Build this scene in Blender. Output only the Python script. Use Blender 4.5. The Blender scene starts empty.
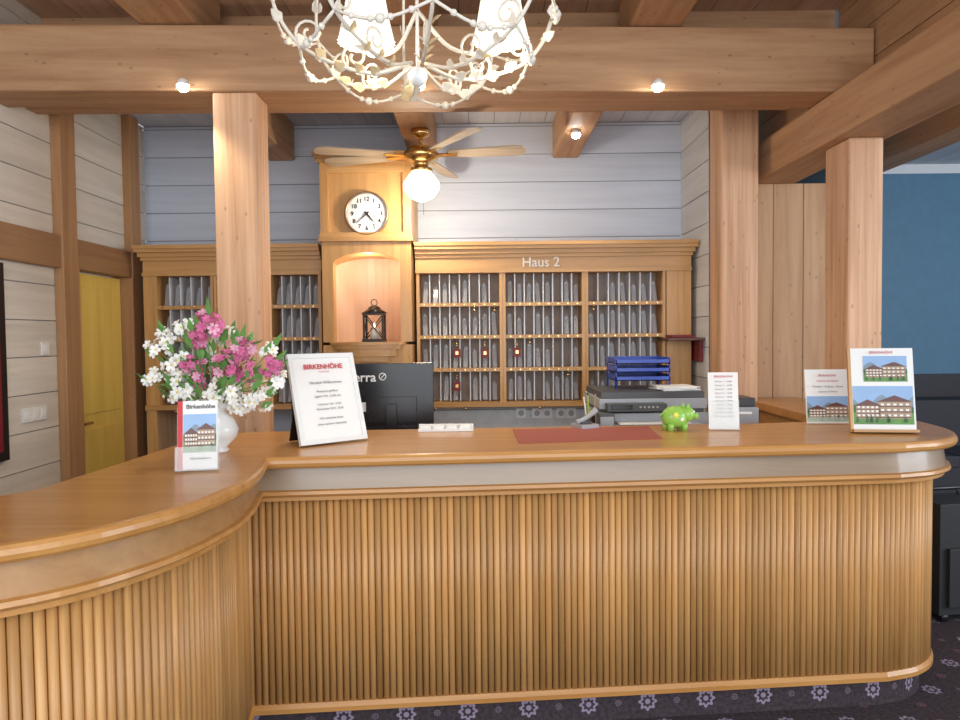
import bpy, bmesh, math, random
from mathutils import Vector, Matrix
random.seed(7)
sc = bpy.context.scene
sc.view_settings.view_transform = 'Standard'
sc.view_settings.exposure = -0.12
# ---------------------------------------------------------------- camera
CAM = Vector((0, 0, 1.6)); F = 700.0
CR = Matrix.Rotation(math.radians(88.0), 3, 'X') @ Matrix.Rotation(math.radians(-0.6), 3, 'Z')
cd = bpy.data.cameras.new('camera'); cam = bpy.data.objects.new('camera', cd)
sc.collection.objects.link(cam)
cd.sensor_width = 36; cd.lens = 36 * F / 960
cam.matrix_world = Matrix.Translation(CAM) @ CR.to_4x4()
sc.camera = cam
def ray(px, py): return CR @ Vector(((px - 480) / F, -(py - 360) / F, -1))
def at_y(px, py, y):
    r = ray(px, py); t = y / r.y; return CAM + r * t
def at_z(px, py, z):
    r = ray(px, py); t = (z - 1.6) / r.z; return CAM + r * t

# ---------------------------------------------------------------- materials
def newmat(name):
    m = bpy.data.materials.new(name); m.use_nodes = True
    nt = m.node_tree; return m, nt, nt.nodes['Principled BSDF']
def plain(name, col, rough=0.5, metal=0.0, emit=None, es=0, noise=0.06, trans=0, alpha=1, coat=0):
    m, nt, b = newmat(name)
    b.inputs['Roughness'].default_value = rough; b.inputs['Metallic'].default_value = metal
    b.inputs['Transmission Weight'].default_value = trans
    b.inputs['Coat Weight'].default_value = coat
    b.inputs['Alpha'].default_value = alpha
    if noise:
        tc = nt.nodes.new('ShaderNodeTexCoord'); n = nt.nodes.new('ShaderNodeTexNoise'); n.inputs['Scale'].default_value = 14
        r = nt.nodes.new('ShaderNodeValToRGB')
        r.color_ramp.elements[0].color = tuple(c * (1 - noise) for c in col) + (1,)
        r.color_ramp.elements[1].color = tuple(min(1, c * (1 + noise)) for c in col) + (1,)
        nt.links.new(tc.outputs['Object'], n.inputs['Vector']); nt.links.new(n.outputs['Fac'], r.inputs['Fac'])
        nt.links.new(r.outputs['Color'], b.inputs['Base Color'])
    else: b.inputs['Base Color'].default_value = (*col, 1)
    if emit:
        b.inputs['Emission Color'].default_value = (*emit, 1); b.inputs['Emission Strength'].default_value = es
    return m
def wood(name, c1, c2, axis='X', rough=0.45, across=14, along=0.8, knots=0.0, var=0.12, coat=0.0, bump=0.08, coat_ior=1.5, coat_r=0.15):
    m, nt, b = newmat(name); N = nt.nodes.new; L = nt.links.new
    tc = N('ShaderNodeTexCoord'); mp = N('ShaderNodeMapping')
    s = [across] * 3; s['XYZ'.index(axis)] = along; mp.inputs['Scale'].default_value = s
    geo = N('ShaderNodeNewGeometry'); add = N('ShaderNodeVectorMath'); add.operation = 'ADD'
    mul = N('ShaderNodeMath'); mul.operation = 'MULTIPLY'; mul.inputs[1].default_value = 23.0
    L(geo.outputs['Random Per Island'], mul.inputs[0])
    L(tc.outputs['Object'], mp.inputs['Vector']); L(mp.outputs['Vector'], add.inputs[0]); L(mul.outputs[0], add.inputs[1])
    n = N('ShaderNodeTexNoise'); n.inputs['Scale'].default_value = 1.0; n.inputs['Detail'].default_value = 6; n.inputs['Roughness'].default_value = 0.65
    n.inputs['Distortion'].default_value = 0.4
    L(add.outputs[0], n.inputs['Vector'])
    r = N('ShaderNodeValToRGB'); e = r.color_ramp.elements
    e[0].position = 0.32; e[0].color = (*c2, 1); e[1].position = 0.62; e[1].color = (*c1, 1)
    L(n.outputs['Fac'], r.inputs['Fac'])
    hsv = N('ShaderNodeHueSaturation'); mr = N('ShaderNodeMapRange')
    mr.inputs['To Min'].default_value = 1 - var; mr.inputs['To Max'].default_value = 1 + var
    L(geo.outputs['Random Per Island'], mr.inputs['Value']); L(mr.outputs[0], hsv.inputs['Value'])
    L(r.outputs['Color'], hsv.inputs['Color'])
    out = hsv.outputs['Color']
    if knots:
        m2 = N('ShaderNodeMapping'); s = [3.6] * 3; s['XYZ'.index(axis)] = 1.9; m2.inputs['Scale'].default_value = s
        L(tc.outputs['Object'], m2.inputs['Vector'])
        v = N('ShaderNodeTexVoronoi'); L(m2.outputs['Vector'], v.inputs['Vector'])
        kr = N('ShaderNodeMapRange'); kr.inputs['From Min'].default_value = 0.05; kr.inputs['From Max'].default_value = 0.14
        kr.inputs['To Min'].default_value = knots; kr.inputs['To Max'].default_value = 0
        L(v.outputs['Distance'], kr.inputs['Value'])
        mx = N('ShaderNodeMixRGB'); mx.inputs['Color2'].default_value = tuple(c * 0.4 for c in c2) + (1,)
        L(kr.outputs[0], mx.inputs['Fac']); L(out, mx.inputs['Color1']); out = mx.outputs['Color']
    L(out, b.inputs['Base Color']); b.inputs['Roughness'].default_value = rough
    b.inputs['Coat Weight'].default_value = coat; b.inputs['Coat Roughness'].default_value = coat_r; b.inputs['Coat IOR'].default_value = coat_ior
    if bump:
        bp = N('ShaderNodeBump'); bp.inputs['Strength'].default_value = bump; bp.inputs['Distance'].default_value = 0.01
        L(n.outputs['Fac'], bp.inputs['Height']); L(bp.outputs[0], b.inputs['Normal'])
    return m
bc1, bc2 = (0.52, 0.31, 0.165), (0.37, 0.19, 0.09)
pineX = wood('pine_beam_x', bc1, bc2, 'X', 0.6, 13, 0.9, 0.6, 0.03)
pineY = wood('pine_beam_y', bc1, bc2, 'Y', 0.6, 13, 0.9, 0.6, 0.06)
pineZ = wood('pine_post_z', (0.72, 0.45, 0.275), (0.50, 0.265, 0.14), 'Z', 0.6, 26, 0.7, 0.5, 0.03, bump=0.3)
pineW = wood('pine_wall_z', (0.56, 0.345, 0.19), (0.42, 0.225, 0.11), 'Z', 0.6, 12, 0.8, 0.6, 0.05, bump=0.1)
oakX = wood('oak_cabinet_x', (0.60, 0.335, 0.12), (0.46, 0.235, 0.075), 'X', 0.42, 18, 1.2, 0, 0.05, 0.15)
oakZ = wood('oak_cabinet_z', (0.60, 0.335, 0.12), (0.46, 0.235, 0.075), 'Z', 0.42, 18, 1.2, 0, 0.05, 0.15)
reedM = wood('reed_slats', (0.60, 0.325, 0.115), (0.44, 0.21, 0.062), 'Z', 0.45, 30, 1.4, 0, 0.18, 0.15)
topM = wood('counter_top_varnish', (0.56, 0.275, 0.08), (0.45, 0.20, 0.048), 'X', 0.38, 16, 1.0, 0, 0.0, 0.35, 0.0)
bandM = wood('counter_band_grey_sheen', (0.30, 0.20, 0.115), (0.24, 0.15, 0.08), 'X', 0.4, 16, 1.0, 0, 0.0, 0.9, 0.0, 1.5, 0.22)  # wood greyed in the base colour to imitate a window reflection
bandL = wood('counter_band_honey', (0.44, 0.235, 0.085), (0.35, 0.17, 0.055), 'X', 0.5, 16, 1.0, 0, 0.0, 0.3, 0.0, 1.4, 0.3)  # same band on the left curve, without the painted reflection grey
backlath = plain('reed_backing', (0.22, 0.10, 0.03), 0.7)
wallB = wood('whitewashed_boards_cool_light', (0.64, 0.70, 0.81), (0.55, 0.61, 0.72), 'X', 0.7, 12, 0.7, 0.10, 0.04)  # bluish cast of cool daylight mixed into the whitewash colour
wallR = wood('whitewashed_boards_side', (0.68, 0.69, 0.70), (0.57, 0.58, 0.59), 'Y', 0.7, 12, 0.7, 0.10, 0.04)
wallL = wood('whitewashed_boards_y', (0.74, 0.68, 0.60), (0.60, 0.55, 0.48), 'Y', 0.7, 12, 0.7, 0.12, 0.05)
gapM = plain('board_gap', (0.22, 0.22, 0.23), 0.9)
frameW = wood('brown_frame_wood', (0.46, 0.25, 0.11), (0.34, 0.17, 0.07), 'Z', 0.5, 14, 0.8, 0.3, 0.05)
frameWY = wood('brown_rail_wood', (0.36, 0.19, 0.085), (0.27, 0.13, 0.055), 'Y', 0.5, 14, 0.8, 0.3, 0.05)
doorM = wood('honey_door_wood', (0.82, 0.58, 0.13), (0.72, 0.48, 0.095), 'Z', 0.4, 10, 0.6, 0, 0.03)
ceilF = wood('ceiling_planks', (0.56, 0.36, 0.23), (0.43, 0.25, 0.15), 'Y', 0.6, 12, 0.8, 0.3, 0.10)
ceilR = wood('ceiling_white', (0.66, 0.69, 0.74), (0.57, 0.60, 0.66), 'Y', 0.7, 10, 0.7, 0.1, 0.04)
white = plain('white_card', (0.85, 0.85, 0.83), 0.5, noise=0.02)
plastic = plain('white_plastic', (0.8, 0.8, 0.78), 0.35, noise=0.02)
black = plain('black_plastic', (0.012, 0.012, 0.015), 0.25, noise=0.2)
dgrey = plain('dark_grey_plastic', (0.06, 0.06, 0.065), 0.4)
lgrey = plain('light_grey_plastic', (0.36, 0.37, 0.39), 0.4)
blueP = plain('blue_plastic', (0.02, 0.06, 0.38), 0.3)
redM = plain('red_mat', (0.34, 0.075, 0.05), 0.6)
redI = plain('red_ink', (0.55, 0.02, 0.03), 0.5, noise=0)
inkM = plain('grey_ink', (0.15, 0.15, 0.15), 0.6, noise=0)
brass = plain('brass', (0.75, 0.5, 0.2), 0.25, 1.0)
ivory = plain('ivory_iron', (0.78, 0.73, 0.64), 0.45)
gold = plain('gold_leaf', (0.72, 0.60, 0.38), 0.4, 0.3)
darkI = plain('dark_iron', (0.03, 0.02, 0.015), 0.4, 0.5)
ceram = plain('white_ceramic', (0.82, 0.84, 0.84), 0.15, noise=0.02)
glassM = plain('clear_acrylic', (0.92, 0.95, 0.95), 0.05, noise=0, alpha=0.22)
slotM = plain('frosted_divider', (0.66, 0.68, 0.72), 0.3, noise=0.04)
fobM = plain('acrylic_fob', (0.76, 0.80, 0.88), 0.15, noise=0.15, alpha=0.42)
slotB = plain('cubby_back', (0.44, 0.33, 0.26), 0.5, noise=0.2)
bulbM = plain('glowing_glass', (1, 0.9, 0.7), 0.3, emit=(1, 0.90, 0.72), es=6, noise=0)
shadeM = plain('lit_fabric_shade', (0.92, 0.88, 0.80), 0.6, emit=(1, 0.92, 0.76), es=0.75, noise=0.02)
spotM = plain('spot_bulb', (1, 1, 1), 0.3, emit=(1, 0.95, 0.85), es=60, noise=0)
blueW = plain('blue_wall_paint', (0.085, 0.20, 0.31), 0.6, noise=0.1)
whiteW = plain('white_plaster', (0.72, 0.74, 0.76), 0.7, noise=0.03)
darkW = plain('dark_panelling', (0.03, 0.03, 0.04), 0.6)
bagM = plain('black_fabric', (0.02, 0.02, 0.022), 0.6)
pinkM = plain('pink_petal', (0.60, 0.13, 0.29), 0.6, noise=0.3)
pinkL = plain('pale_pink_petal', (0.72, 0.36, 0.48), 0.6, noise=0.2)
petW = plain('white_petal', (0.90, 0.90, 0.86), 0.6)
leafM = plain('green_leaf', (0.13, 0.30, 0.07), 0.5, noise=0.3)
yelM = plain('yellow_centre', (0.8, 0.6, 0.1), 0.5)
pigM = plain('lime_glaze', (0.30, 0.58, 0.10), 0.15, noise=0.1)
pigY = plain('yellow_glaze', (0.85, 0.75, 0.1), 0.2)
skyP = plain('print_sky', (0.28, 0.45, 0.72), 0.4, noise=0.1)
grnP = plain('print_lawn', (0.10, 0.26, 0.05), 0.4, noise=0.6)
treeP = plain('print_trees', (0.04, 0.11, 0.03), 0.4, noise=0.5)
mtnP = plain('print_mountain', (0.20, 0.28, 0.36), 0.4, noise=0.3)
houP = plain('print_house', (0.40, 0.28, 0.18), 0.4, noise=0.3)
roofP = plain('print_roof', (0.13, 0.05, 0.04), 0.4, noise=0.3)
burg = plain('burgundy_tag', (0.20, 0.01, 0.02), 0.5)
def carpet():
    m, nt, b = newmat('patterned_carpet'); N = nt.nodes.new; L = nt.links.new
    uv = N('ShaderNodeUVMap'); sep = N('ShaderNodeSeparateXYZ'); L(uv.outputs[0], sep.inputs[0])
    def M(op, a, c=None, d=None):
        n = N('ShaderNodeMath'); n.operation = op
        for i, v in enumerate((a, c, d)):
            if v is None: continue
            if isinstance(v, (int, float)): n.inputs[i].default_value = v
            else: L(v, n.inputs[i])
        return n.outputs[0]
    def motif(ox, oy, R):
        u = M('SUBTRACT', M('FRACT', M('ADD', M('DIVIDE', sep.outputs[0], 0.25), ox)), 0.5)
        v = M('SUBTRACT', M('FRACT', M('ADD', M('DIVIDE', sep.outputs[1], 0.25), oy)), 0.5)
        r = M('SQRT', M('ADD', M('MULTIPLY', u, u), M('MULTIPLY', v, v)))
        a = M('ARCTAN2', v, u)
        ro = M('MULTIPLY_ADD', M('COSINE', M('MULTIPLY', a, 8)), R * 0.16, R)
        outer = M('LESS_THAN', r, ro); inner = M('GREATER_THAN', r, M('MULTIPLY', ro, 0.66))
        dot = M('LESS_THAN', r, R * 0.32)
        return M('MAXIMUM', M('MULTIPLY', outer, inner), dot)
    m1 = motif(0.5, 0.22, 0.14); m2 = motif(0.0, 0.72, 0.07); m3 = motif(0.0, 0.22, 0.05)
    nz = N('ShaderNodeTexNoise'); nz.inputs['Scale'].default_value = 60; L(uv.outputs[0], nz.inputs['Vector'])
    base = N('ShaderNodeValToRGB'); base.color_ramp.elements[0].color = (0.014, 0.012, 0.015, 1); base.color_ramp.elements[1].color = (0.10, 0.075, 0.085, 1)
    L(nz.outputs['Fac'], base.inputs['Fac']); prev = base.outputs[0]
    for mk, col in ((m1, (0.30, 0.24, 0.33, 1)), (m2, (0.20, 0.09, 0.12, 1)), (m3, (0.18, 0.14, 0.18, 1))):
        x1 = N('ShaderNodeMixRGB'); x1.inputs['Color2'].default_value = col; L(mk, x1.inputs['Fac']); L(prev, x1.inputs['Color1']); prev = x1.outputs[0]
    L(prev, b.inputs['Base Color']); b.inputs['Roughness'].default_value = 0.95; b.inputs['Specular IOR Level'].default_value = 0.15
    return m
carp = carpet()

# ---------------------------------------------------------------- mesh builder
class B:
    def __init__(s, name):
        s.name = name; s.bm = bmesh.new(); s.mats = []; s.M = Matrix.Identity(4); s.uv = s.bm.loops.layers.uv.new('UVMap')
    def mi(s, mat):
        if mat not in s.mats: s.mats.append(mat)
        return s.mats.index(mat)
    def v(s, p): return s.bm.verts.new(s.M @ Vector(p))
    def f(s, vs, mat, smooth=False, uvs=None):
        try: fc = s.bm.faces.new(vs)
        except ValueError: return
        fc.material_index = s.mi(mat); fc.smooth = smooth
        if uvs:
            for l, u in zip(fc.loops, uvs): l[s.uv].uv = u
        return fc
    def box(s, x0, x1, y0, y1, z0, z1, mat):
        if x0 > x1: x0, x1 = x1, x0
        if y0 > y1: y0, y1 = y1, y0
        if z0 > z1: z0, z1 = z1, z0
        c = [s.v(p) for p in [(x0, y0, z0), (x1, y0, z0), (x1, y1, z0), (x0, y1, z0), (x0, y0, z1), (x1, y0, z1), (x1, y1, z1), (x0, y1, z1)]]
        for q in [(0, 3, 2, 1), (4, 5, 6, 7), (0, 1, 5, 4), (1, 2, 6, 5), (2, 3, 7, 6), (3, 0, 4, 7)]: s.f([c[i] for i in q], mat)
    def tube(s, pts, r, mat, seg=8, cap=True):
        pts = [Vector(p) for p in pts]; n = len(pts)
        rs = r if isinstance(r, (list, tuple)) else [r] * n
        rings = []; up = None
        for i, p in enumerate(pts):
            d = (pts[min(i + 1, n - 1)] - pts[max(i - 1, 0)])
            if d.length < 1e-9: d = Vector((0, 0, 1))
            d.normalize()
            if up is None: up = Vector((1, 0, 0)) if abs(d.x) < 0.8 else Vector((0, 1, 0))
            a = (up - d * up.dot(d))
            if a.length < 1e-6: a = d.orthogonal()
            a.normalize(); b = d.cross(a); up = a
            rings.append([s.v(p + (a * math.cos(t) + b * math.sin(t)) * rs[i]) for t in [2 * math.pi * k / seg for k in range(seg)]])
        for i in range(n - 1):
            for k in range(seg):
                s.f([rings[i][k], rings[i][(k + 1) % seg], rings[i + 1][(k + 1) % seg], rings[i + 1][k]], mat, True)
        if cap:
            s.f(rings[0][::-1], mat); s.f(rings[-1], mat)
    def cyl(s, p0, p1, r, mat, seg=16): s.tube([p0, p1], r, mat, seg)
    def lathe(s, prof, c, mat, seg=24, amp=0, lobes=0, cap=True):
        c = Vector(c); rings = []
        for r, z in prof:
            rings.append([s.v(c + Vector(((r * (1 + amp * math.cos(lobes * 2 * math.pi * k / seg))) * math.cos(2 * math.pi * k / seg), (r * (1 + amp * math.cos(lobes * 2 * math.pi * k / seg))) * math.sin(2 * math.pi * k / seg), z))) for k in range(seg)])
        for i in range(len(rings) - 1):
            for k in range(seg): s.f([rings[i][k], rings[i][(k + 1) % seg], rings[i + 1][(k + 1) % seg], rings[i + 1][k]], mat, True)
        if cap:
            if prof[0][0] > 1e-4: s.f(rings[0][::-1], mat)
            if prof[-1][0] > 1e-4: s.f(rings[-1], mat)
    def ball(s, c, r, mat, seg=14, sc_=(1, 1, 1)):
        c = Vector(c); n = seg // 2; rings = []
        for i in range(n + 1):
            t = math.pi * i / n; rr = max(math.sin(t), 1e-3)
            rings.append([s.v(c + Vector((rr * math.cos(2 * math.pi * k / seg) * r * sc_[0], rr * math.sin(2 * math.pi * k / seg) * r * sc_[1], -math.cos(t) * r * sc_[2]))) for k in range(seg)])
        for i in range(n):
            for k in range(seg): s.f([rings[i][k], rings[i][(k + 1) % seg], rings[i + 1][(k + 1) % seg], rings[i + 1][k]], mat, True)
    def poly(s, pts, mat): s.f([s.v(p) for p in pts], mat)
    def prism(s, pts2, z0, z1, mat):
        a = [s.v((x, y, z0)) for x, y in pts2]; b = [s.v((x, y, z1)) for x, y in pts2]; n = len(a)
        s.f(a[::-1], mat); s.f(b, mat)
        for i in range(n): s.f([a[i], a[(i + 1) % n], b[(i + 1) % n], b[i]], mat)
    def sweep(s, path, prof, mat, ns=None):
        rows = []; ns = ns or normals(path); ln = 0; us = []
        for i, (x, y) in enumerate(path):
            if i: ln += math.hypot(x - path[i - 1][0], y - path[i - 1][1])
            us.append(ln)
            rows.append([s.v((x + ns[i][0] * o, y + ns[i][1] * o, z)) for o, z in prof])
        for i in range(len(path) - 1):
            for j in range(len(prof) - 1):
                s.f([rows[i][j], rows[i][j + 1], rows[i + 1][j + 1], rows[i + 1][j]], mat, len(path) > 30 and len(prof) == 2,
                    [(us[i], prof[j][1]), (us[i], prof[j + 1][1]), (us[i + 1], prof[j + 1][1]), (us[i + 1], prof[j][1])])
    def done(s, bevel=0, parent=None, recalc=True):
        if recalc: bmesh.ops.recalc_face_normals(s.bm, faces=s.bm.faces)
        me = bpy.data.meshes.new(s.name); vs = s.bm.verts
        xs = [v.co.x for v in vs]; ys = [v.co.y for v in vs]; zs = [v.co.z for v in vs]
        o = Vector(((min(xs) + max(xs)) / 2, (min(ys) + max(ys)) / 2, min(zs)))
        for v in vs: v.co -= o
        s.bm.to_mesh(me); s.bm.free()
        for m in s.mats: me.materials.append(m)
        ob = bpy.data.objects.new(s.name, me); ob.location = o; sc.collection.objects.link(ob)
        if bevel:
            md = ob.modifiers.new('bevel', 'BEVEL'); md.width = bevel; md.segments = 2; md.limit_method = 'ANGLE'
        if parent: attach(ob, parent)
        return ob
def normals(path):
    out = []; n = len(path)
    def dn(a, b):
        d = Vector((b[0] - a[0], b[1] - a[1])); d.normalize(); return Vector((d.y, -d.x))
    for i in range(n):
        n1 = dn(path[i - 1], path[i]) if i else None; n2 = dn(path[i], path[i + 1]) if i < n - 1 else None
        n1 = n1 or n2; n2 = n2 or n1
        m = (n1 + n2).normalized(); k = max(m.dot(n1), 0.4); m = m / k
        out.append((m.x, m.y))
    return out
def attach(ob, parent):
    ob.parent = parent; ob.matrix_parent_inverse = Matrix.Translation(-parent.location)
def text(parent, body, size, M, mat, name='lettering', ext=0.0006, off=0):
    c = bpy.data.curves.new(name, 'FONT'); c.body = body; c.size = size; c.align_x = 'CENTER'; c.align_y = 'CENTER'; c.extrude = ext; c.offset = off
    c.materials.append(mat); o = bpy.data.objects.new(name, c); sc.collection.objects.link(o)
    o.parent = parent; o.matrix_parent_inverse = Matrix.Translation(-parent.location); o.matrix_basis = M
    return o
def spline(pts, n=10):
    P = [Vector(p) for p in pts]; P = [P[0] * 2 - P[1]] + P + [P[-1] * 2 - P[-2]]; out = []
    for i in range(1, len(P) - 2):
        for k in range(n):
            t = k / n; a, b, c, d = P[i - 1], P[i], P[i + 1], P[i + 2]
            out.append(0.5 * ((2 * b) + (c - a) * t + (2 * a - 5 * b + 4 * c - d) * t * t + (3 * b - a - 3 * c + d) * t ** 3))
    out.append(P[-2]); return out
RX90 = Matrix.Rotation(math.radians(90), 4, 'X')

# ---------------------------------------------------------------- room shell
XL, YB = -2.6, 5.5
b = B('floor'); c = [(-2.7, -1.5), (7, -1.5), (7, 8), (-2.7, 8)]
b.f([b.v((x, y, 0)) for x, y in c], carp, False, c); b.done()

def boards_x(b, x0, x1, yf, z0, z1, mat, h=0.215, th=0.04, back=0.06):
    z = z0
    while z < z1 - 0.01:
        ze = min(z + h, z1); b.box(x0, x1, yf, yf + th, z, ze - 0.006, mat); z += h
    b.box(x0, x1, yf + 0.008, yf + th + back, z0, z1, gapM)
def boards_y(b, xf, dirn, y0, y1, z0, z1, mat, h=0.215, th=0.04):
    z = z0
    while z < z1 - 0.01:
        ze = min(z + h, z1); b.box(xf, xf + dirn * th, y0, y1, z, ze - 0.006, mat); z += h
    b.box(xf + dirn * 0.008, xf + dirn * (th + 0.06), y0, y1, z0, z1, gapM)
b = B('wall_back'); boards_x(b, -2.6, 1.58, YB, 0, 3.25, wallB); b.done()
b = B('wall_left')
boards_y(b, XL, -1, 0.3, 4.46, 0, 3.55, wallL)
boards_y(b, XL, -1, 5.16, 5.5, 0, 3.25, wallL)
boards_y(b, XL, -1, 4.46, 5.16, 2.15, 3.25, wallL)
b.done()
b = B('wall_right'); boards_y(b, 1.58, 1, 4.85, 5.5, 0, 3.25, wallR); b.done()
b = B('added_wall_boards'); boards_x(b, -0.455, 1.355, 5.20, 0, 1.075, wallR, 0.21, 0.03, 0.02); b.done()  # boards added forward of the back wall, clear of the cabinet's shadow
b = B('door_1')
b.box(XL - 0.07, XL - 0.03, 4.475, 5.145, 0, 2.04, doorM)
b.box(XL - 0.03, XL - 0.02, 4.55, 5.07, 0.15, 1.0, doorM); b.box(XL - 0.03, XL - 0.02, 4.55, 5.07, 1.1, 1.95, doorM)
b.cyl((XL - 0.03, 4.52, 1.05), (XL + 0.03, 4.52, 1.05), 0.011, brass); b.cyl((XL + 0.03, 4.52, 1.05), (XL + 0.03, 4.62, 1.05), 0.01, brass)
b.done(0.003)
b = B('trim_1'); b.box(XL, XL + 0.06, 4.30, 4.46, 0, 3.24, frameW); b.box(XL, XL + 0.06, 5.16, 5.30, 0, 3.24, frameW)
b.box(XL - .1, XL + 0.06, 5.147, 5.16, 0, 2.05, frameW); b.box(XL - .1, XL + .06, 4.46, 4.473, 0, 2.05, frameW); b.done(0.004)
b = B('trim_2'); b.box(XL, XL + 0.045, 0.5, 4.30, 2.04, 2.24, frameWY); b.box(XL - .1, XL + 0.05, 4.461, 5.159, 2.05, 2.24, frameWY); b.done(0.004)
# ceilings
b = B('ceiling'); x = -2.6
while x < 7:
    b.box(x, x + 0.245, 0.5, 4.25, 3.52, 3.56, ceilF); x += 0.25
b.box(-2.6, 7, 0.5, 4.25, 3.53, 3.6, gapM)
b.box(-2.6, 2.14, 4.25, 4.27, 3.245, 3.52, pineX)
x = -2.6
while x < 7:
    b.box(x, x + 0.19, 4.275, 8, 3.25, 3.30, ceilR); x += 0.195
b.box(-2.6, 7, 4.275, 8, 3.26, 3.6, gapM)
b.done()
def skewbeam(name, x0, x1, y0, y1, th, z0, z1):
    b = B(name); b.prism([(x0, y0), (x1, y1), (x1, y1 + th), (x0, y0 + th)], z0, z1, pineX); b.done(0.012)
skewbeam('ceiling_beam', -2.6, 2.13, 3.64, 3.80, 0.28, 2.885, 3.225)
skewbeam('ceiling_beam', -2.6, 1.86, 4.06, 4.12, 0.13, 2.93, 3.24)
for xc, w in ((-1.6, 0.3), (-0.35, 0.26), (0.95, 0.28)):
    b = B('ceiling_joist'); b.box(xc - w / 2, xc + w / 2, 0.6, 4.04, 3.23, 3.515, pineY); b.done(0.012)
for xc in (-1.52, -0.42, 0.68):
    b = B('ceiling_joist'); b.box(xc - 0.1, xc + 0.1, 4.36, 5.49, 2.97, 3.245, pineY); b.done(0.012)
b = B('side_beam'); b.box(1.90, 2.2, 1.0, 6.9, 2.63, 2.883, pineY); b.done(0.015)
b = B('side_beam'); b.box(2.95, 3.2, 1.0, 6.9, 2.85, 3.08, pineY); b.done(0.015)
b = B('wall_upper'); z = 2.89
while z < 3.5:
    b.box(2.14, 2.2, 1.0, 4.2, z, min(z + 0.185, 3.515), pineY); z += 0.19
b.box(2.0, 2.06, 4.28, 6.9, 2.89, 3.06, pineY); b.box(2.0, 2.06, 4.28, 6.9, 3.065, 3.245, pineY)
b.done()
xa, xb_ = at_y(217, 260, 3.72).x, at_y(261, 260, 3.72).x
b = B('timber_post'); b.box(xa, xb_, 3.70, 3.90, 0, 2.884, pineZ); b.done(0.012)
b = B('timber_post'); b.box(1.965, 2.15, 3.74, 4.0, 1.152, 2.629, pineZ); b.done(0.012)
b = B('timber_post'); b.box(1.585, 1.83, 4.60, 4.84, 0, 3.245, pineZ); b.done(0.012)
b = B('wall_wood_panel'); x = 1.835
for i in range(3):
    b.box(x, x + 0.206, 4.88, 4.95, 0, 2.629, pineW); x += 0.209
b.done(0.004)
# far room on the right
b = B('wall_blue'); b.box(2.46, 7, 7.0, 7.1, 0.0, 3.16, blueW); b.box(2.46, 7, 7.0, 7.1, 3.16, 3.25, whiteW); b.box(2.46, 7, 6.93, 7.0, 0, 1.17, darkW); b.box(2.46, 2.54, 4.96, 7.0, 0, 3.25, blueW); b.done()
b = B('wall_far_right'); b.box(6.9, 7, 3, 7, 0, 3.5, whiteW); b.done()
b = B('leather_sofa'); b.box(3.1, 5.2, 6.0, 6.85, 0.08, 0.42, darkW); b.box(3.1, 5.2, 6.55, 6.88, 0.42, 0.95, darkW)
b.box(3.0, 3.2, 6.0, 6.88, 0.08, 0.62, darkW); b.box(5.1, 5.3, 6.0, 6.88, 0.08, 0.62, darkW); b.box(3.22, 4.12, 5.98, 6.56, 0.42, 0.52, darkW); b.box(4.14, 5.08, 5.98, 6.56, 0.42, 0.52, darkW)
for x in (3.1, 5.15):
    for y in (6.05, 6.8): b.cyl((x, y, 0), (x, y, 0.09), 0.025, darkI, 10)
b.done(0.03)

# ---------------------------------------------------------------- counter
left = spline([(-2.3, 1.15), (-1.6, 1.27), (-1.05, 1.53), (-0.83, 1.80), (-0.75, 2.12), (-0.755, 2.36), (-0.80, 2.61)], 8)
left = [(p.x, p.y) for p in left]
main = [(-0.80 + 2.52 * t, 2.61 + 0.21 * t) for t in [i / 20 for i in range(1, 21)]]
rt = spline([(1.72, 2.82), (1.90, 2.88), (2.05, 3.00), (2.15, 3.19), (2.20, 3.45), (2.22, 3.8), (2.22, 4.85)], 8)
rt = [(p.x, p.y) for p in rt][1:]
outer = left + main + rt
inner = [(1.80, 4.85), (1.78, 3.85), (1.70, 3.52), (1.4, 3.46), (-1.1, 3.34), (-1.24, 3.2), (-1.29, 2.9), (-1.31, 2.5), (-1.34, 2.1), (-1.5, 1.85), (-2.3, 1.75)]
ns = normals(outer)
ins = [(x - n[0] * 0.018, y - n[1] * 0.018) for (x, y), n in zip(outer, ns)]
b = B('reception_counter')
b.f([b.v((x, y, 1.15)) for x, y in ins + inner], topM)
b.sweep(outer, [(-0.018, 1.15), (-0.006, 1.147), (0.0, 1.138), (0.003, 1.126), (0.0, 1.114), (-0.008, 1.106), (-0.052, 1.104)], topM)
kL = len(left)
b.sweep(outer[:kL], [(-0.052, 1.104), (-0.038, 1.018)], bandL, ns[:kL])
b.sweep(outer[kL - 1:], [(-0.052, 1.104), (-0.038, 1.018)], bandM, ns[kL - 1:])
b.sweep(outer, [(-0.038, 1.018), (-0.024, 1.014), (-0.020, 1.002), (-0.03, 0.994), (-0.045, 0.988), (-0.045, 0.974), (-0.09, 0.972), (-0.12, 0.972)], topM)
b.sweep(outer, [(-0.106, 0.975), (-0.106, 0.14)], backlath)
b.sweep(outer, [(-0.12, 0.163), (-0.088, 0.161), (-0.078, 0.145), (-0.078, 0.127), (-0.15, 0.125)], topM)
b.sweep(outer, [(-0.13, 0.127), (-0.13, 0.0)], carp)
rin = inner[::-1]
b.sweep(rin, [(0, 1.15), (0, 1.105), (0.03, 1.105)], topM)
b.sweep(rin, [(0.04, 1.105), (0.04, 0.0)], oakX)
b.box(1.80, 2.12, 4.83, 4.85, 0.0, 1.10, oakZ)
pan = [(x - n[0] * 0.100, y - n[1] * 0.100) for (x, y), n in zip(outer, ns)]
acc = 0; step = 0.0262
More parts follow.
